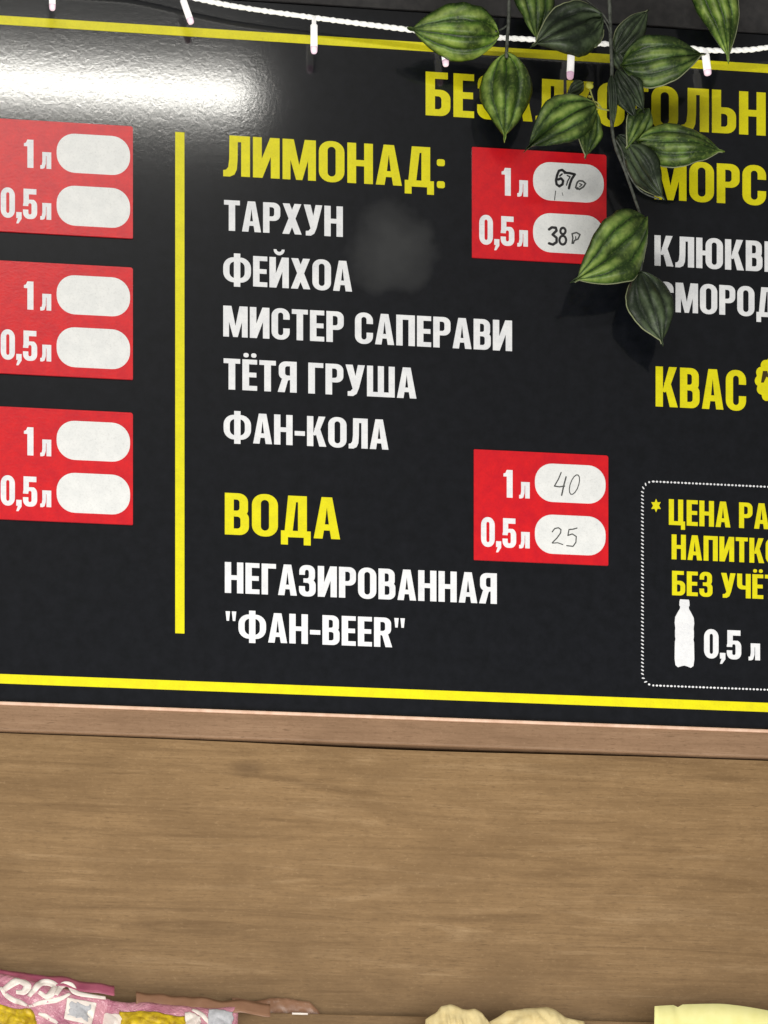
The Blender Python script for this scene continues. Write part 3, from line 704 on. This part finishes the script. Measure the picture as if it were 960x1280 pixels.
packet('pink snack bag with white swirls and yellow snacks, at the left edge of the shelf', (-75, 1200), (138, 1249), -.075, M['pink'], -85, 95, .026, 1.3,
       crimp=((-70, 1201), (143, 1232), 12), crimp_mat=M['pinkdark'],
       prints=[([(2, 1240), (12, 1232), (24, 1226), (34, 1232), (30, 1240), (20, 1240)], 8), ([(36, 1246), (44, 1236), (52, 1229), (62, 1229), (70, 1234), (64, 1242), (58, 1246), (48, 1240)], 8),
               ([(70, 1244), (78, 1232), (88, 1232), (94, 1240), (108, 1244), (132, 1248)], 7), ([(36, 1258), (55, 1253), (72, 1250), (88, 1242)], 5), ([(0, 1234), (10, 1246), (22, 1252), (34, 1257)], 6), ([(48, 1267), (60, 1272), (72, 1279)], 5)],
       contents=[([(-40, 1248), (38, 1262), (60, 1300), (-40, 1300)], M['corn'], 'snack_pieces', .006)],
       patches=[([(84, 1247), (121, 1254), (114, 1284), (80, 1274)], M['prn'], 'white_label', 0), ([(89, 1252), (114, 1257), (110, 1276), (86, 1270)], M['greylab'], 'grey_label', .0006)])
packet('pale pink snack bag with yellow snacks showing, right of the pinker bag', (128, 1250), (298, 1262), -.072, M['pink'], 120, 290, .026, 7.7,
       crimp=((170, 1240), (338, 1254), 16), crimp_mat=M['salmon'],
       prints=[([(240, 1262), (252, 1268), (262, 1280)], 5)],
       contents=[([(150, 1264), (232, 1270), (232, 1310), (150, 1306)], M['corn'], 'snack_pieces', .005)],
       patches=[([(122, 1268), (160, 1268), (166, 1300), (118, 1300)], M['prn'], 'white_label', .001), ([(262, 1261), (292, 1265), (290, 1300), (258, 1300)], M['greylab'], 'grey_label', .0006), ([(232, 1265), (252, 1270), (248, 1300), (232, 1300)], M['prn'], 'white_label', .001)])
packet('flat salmon pink packet with wavy top, right of the two pink snack bags', (290, 1247), (404, 1259), -.014, M['salmon'], 286, 400, .001, 3.1, wav=.003, prof=[(290, 1247), (318, 1252), (338, 1248), (362, 1248), (386, 1253), (396, 1262), (404, 1272)])
packet('crumpled tan paper packet with a folded pointed corner, lower of the two tan ones', (532, 1255), (614, 1264), -.085, M['kraft'], 522, 640, .020, 5.5, cat='paper packet', wav=.005, prof=[(532, 1275), (545, 1265), (551, 1257), (563, 1257), (578, 1260), (594, 1262), (603, 1268), (614, 1280)])
packet('rounded tan paper packet with a humped top, beside the crumpled one', (608, 1262), (730, 1264), -.075, M['kraft'], 600, 765, .022, 2.2, cat='paper packet', wav=.003, prof=[(608, 1280), (618, 1274), (634, 1264), (655, 1261), (684, 1259), (694, 1263), (706, 1271), (718, 1274), (730, 1277)])
# pale yellow paper standing at the right
t = thing('paper_sheet', 'pale yellow sheet of paper standing at the right end of the shelf', 'paper', at(890, 1290, -.09))
bm = bmesh.new(); n = 40; g = []
for i in range(n+1):
    u = i/n; xx = 818+(1050-818)*u
    top = 1258+(3 if .10 < u < .14 else 0)*1-3*math.sin(PI*min(1, u*1.6))+34*max(0, u-.35)**1.35
    p = at(xx, top, -.09+.010*math.sin(u*4)); row = []
    for j in range(9):
        v = j/8; row.append(bm.verts.new(Vector((p.x-.006*v*(1-u), p.y-.015*v, p.z*(1-v)+(Z_S+.001)*v))))
    g.append(row)
for i in range(n):
    for j in range(8): bm.faces.new((g[i][j], g[i+1][j], g[i+1][j+1], g[i][j+1]))
o = finish(bm, 'sheet', M['card'], t, True); md = o.modifiers.new('thick', 'SOLIDIFY'); md.thickness = .0012
# corner of a white tag clipped on the low board
a = at(365, 1265.5, -.036); b = at(385, 1268.5, -.036)
bm = bmesh.new(); box(bm, (a.x, -.0355, b.z), (b.x, -.0343, a.z), .0005)
tag(finish(bm, 'paper_tag', M['prn']), 'small white scrap stuck to the front of the low board, right of the pink packets', 'tag')
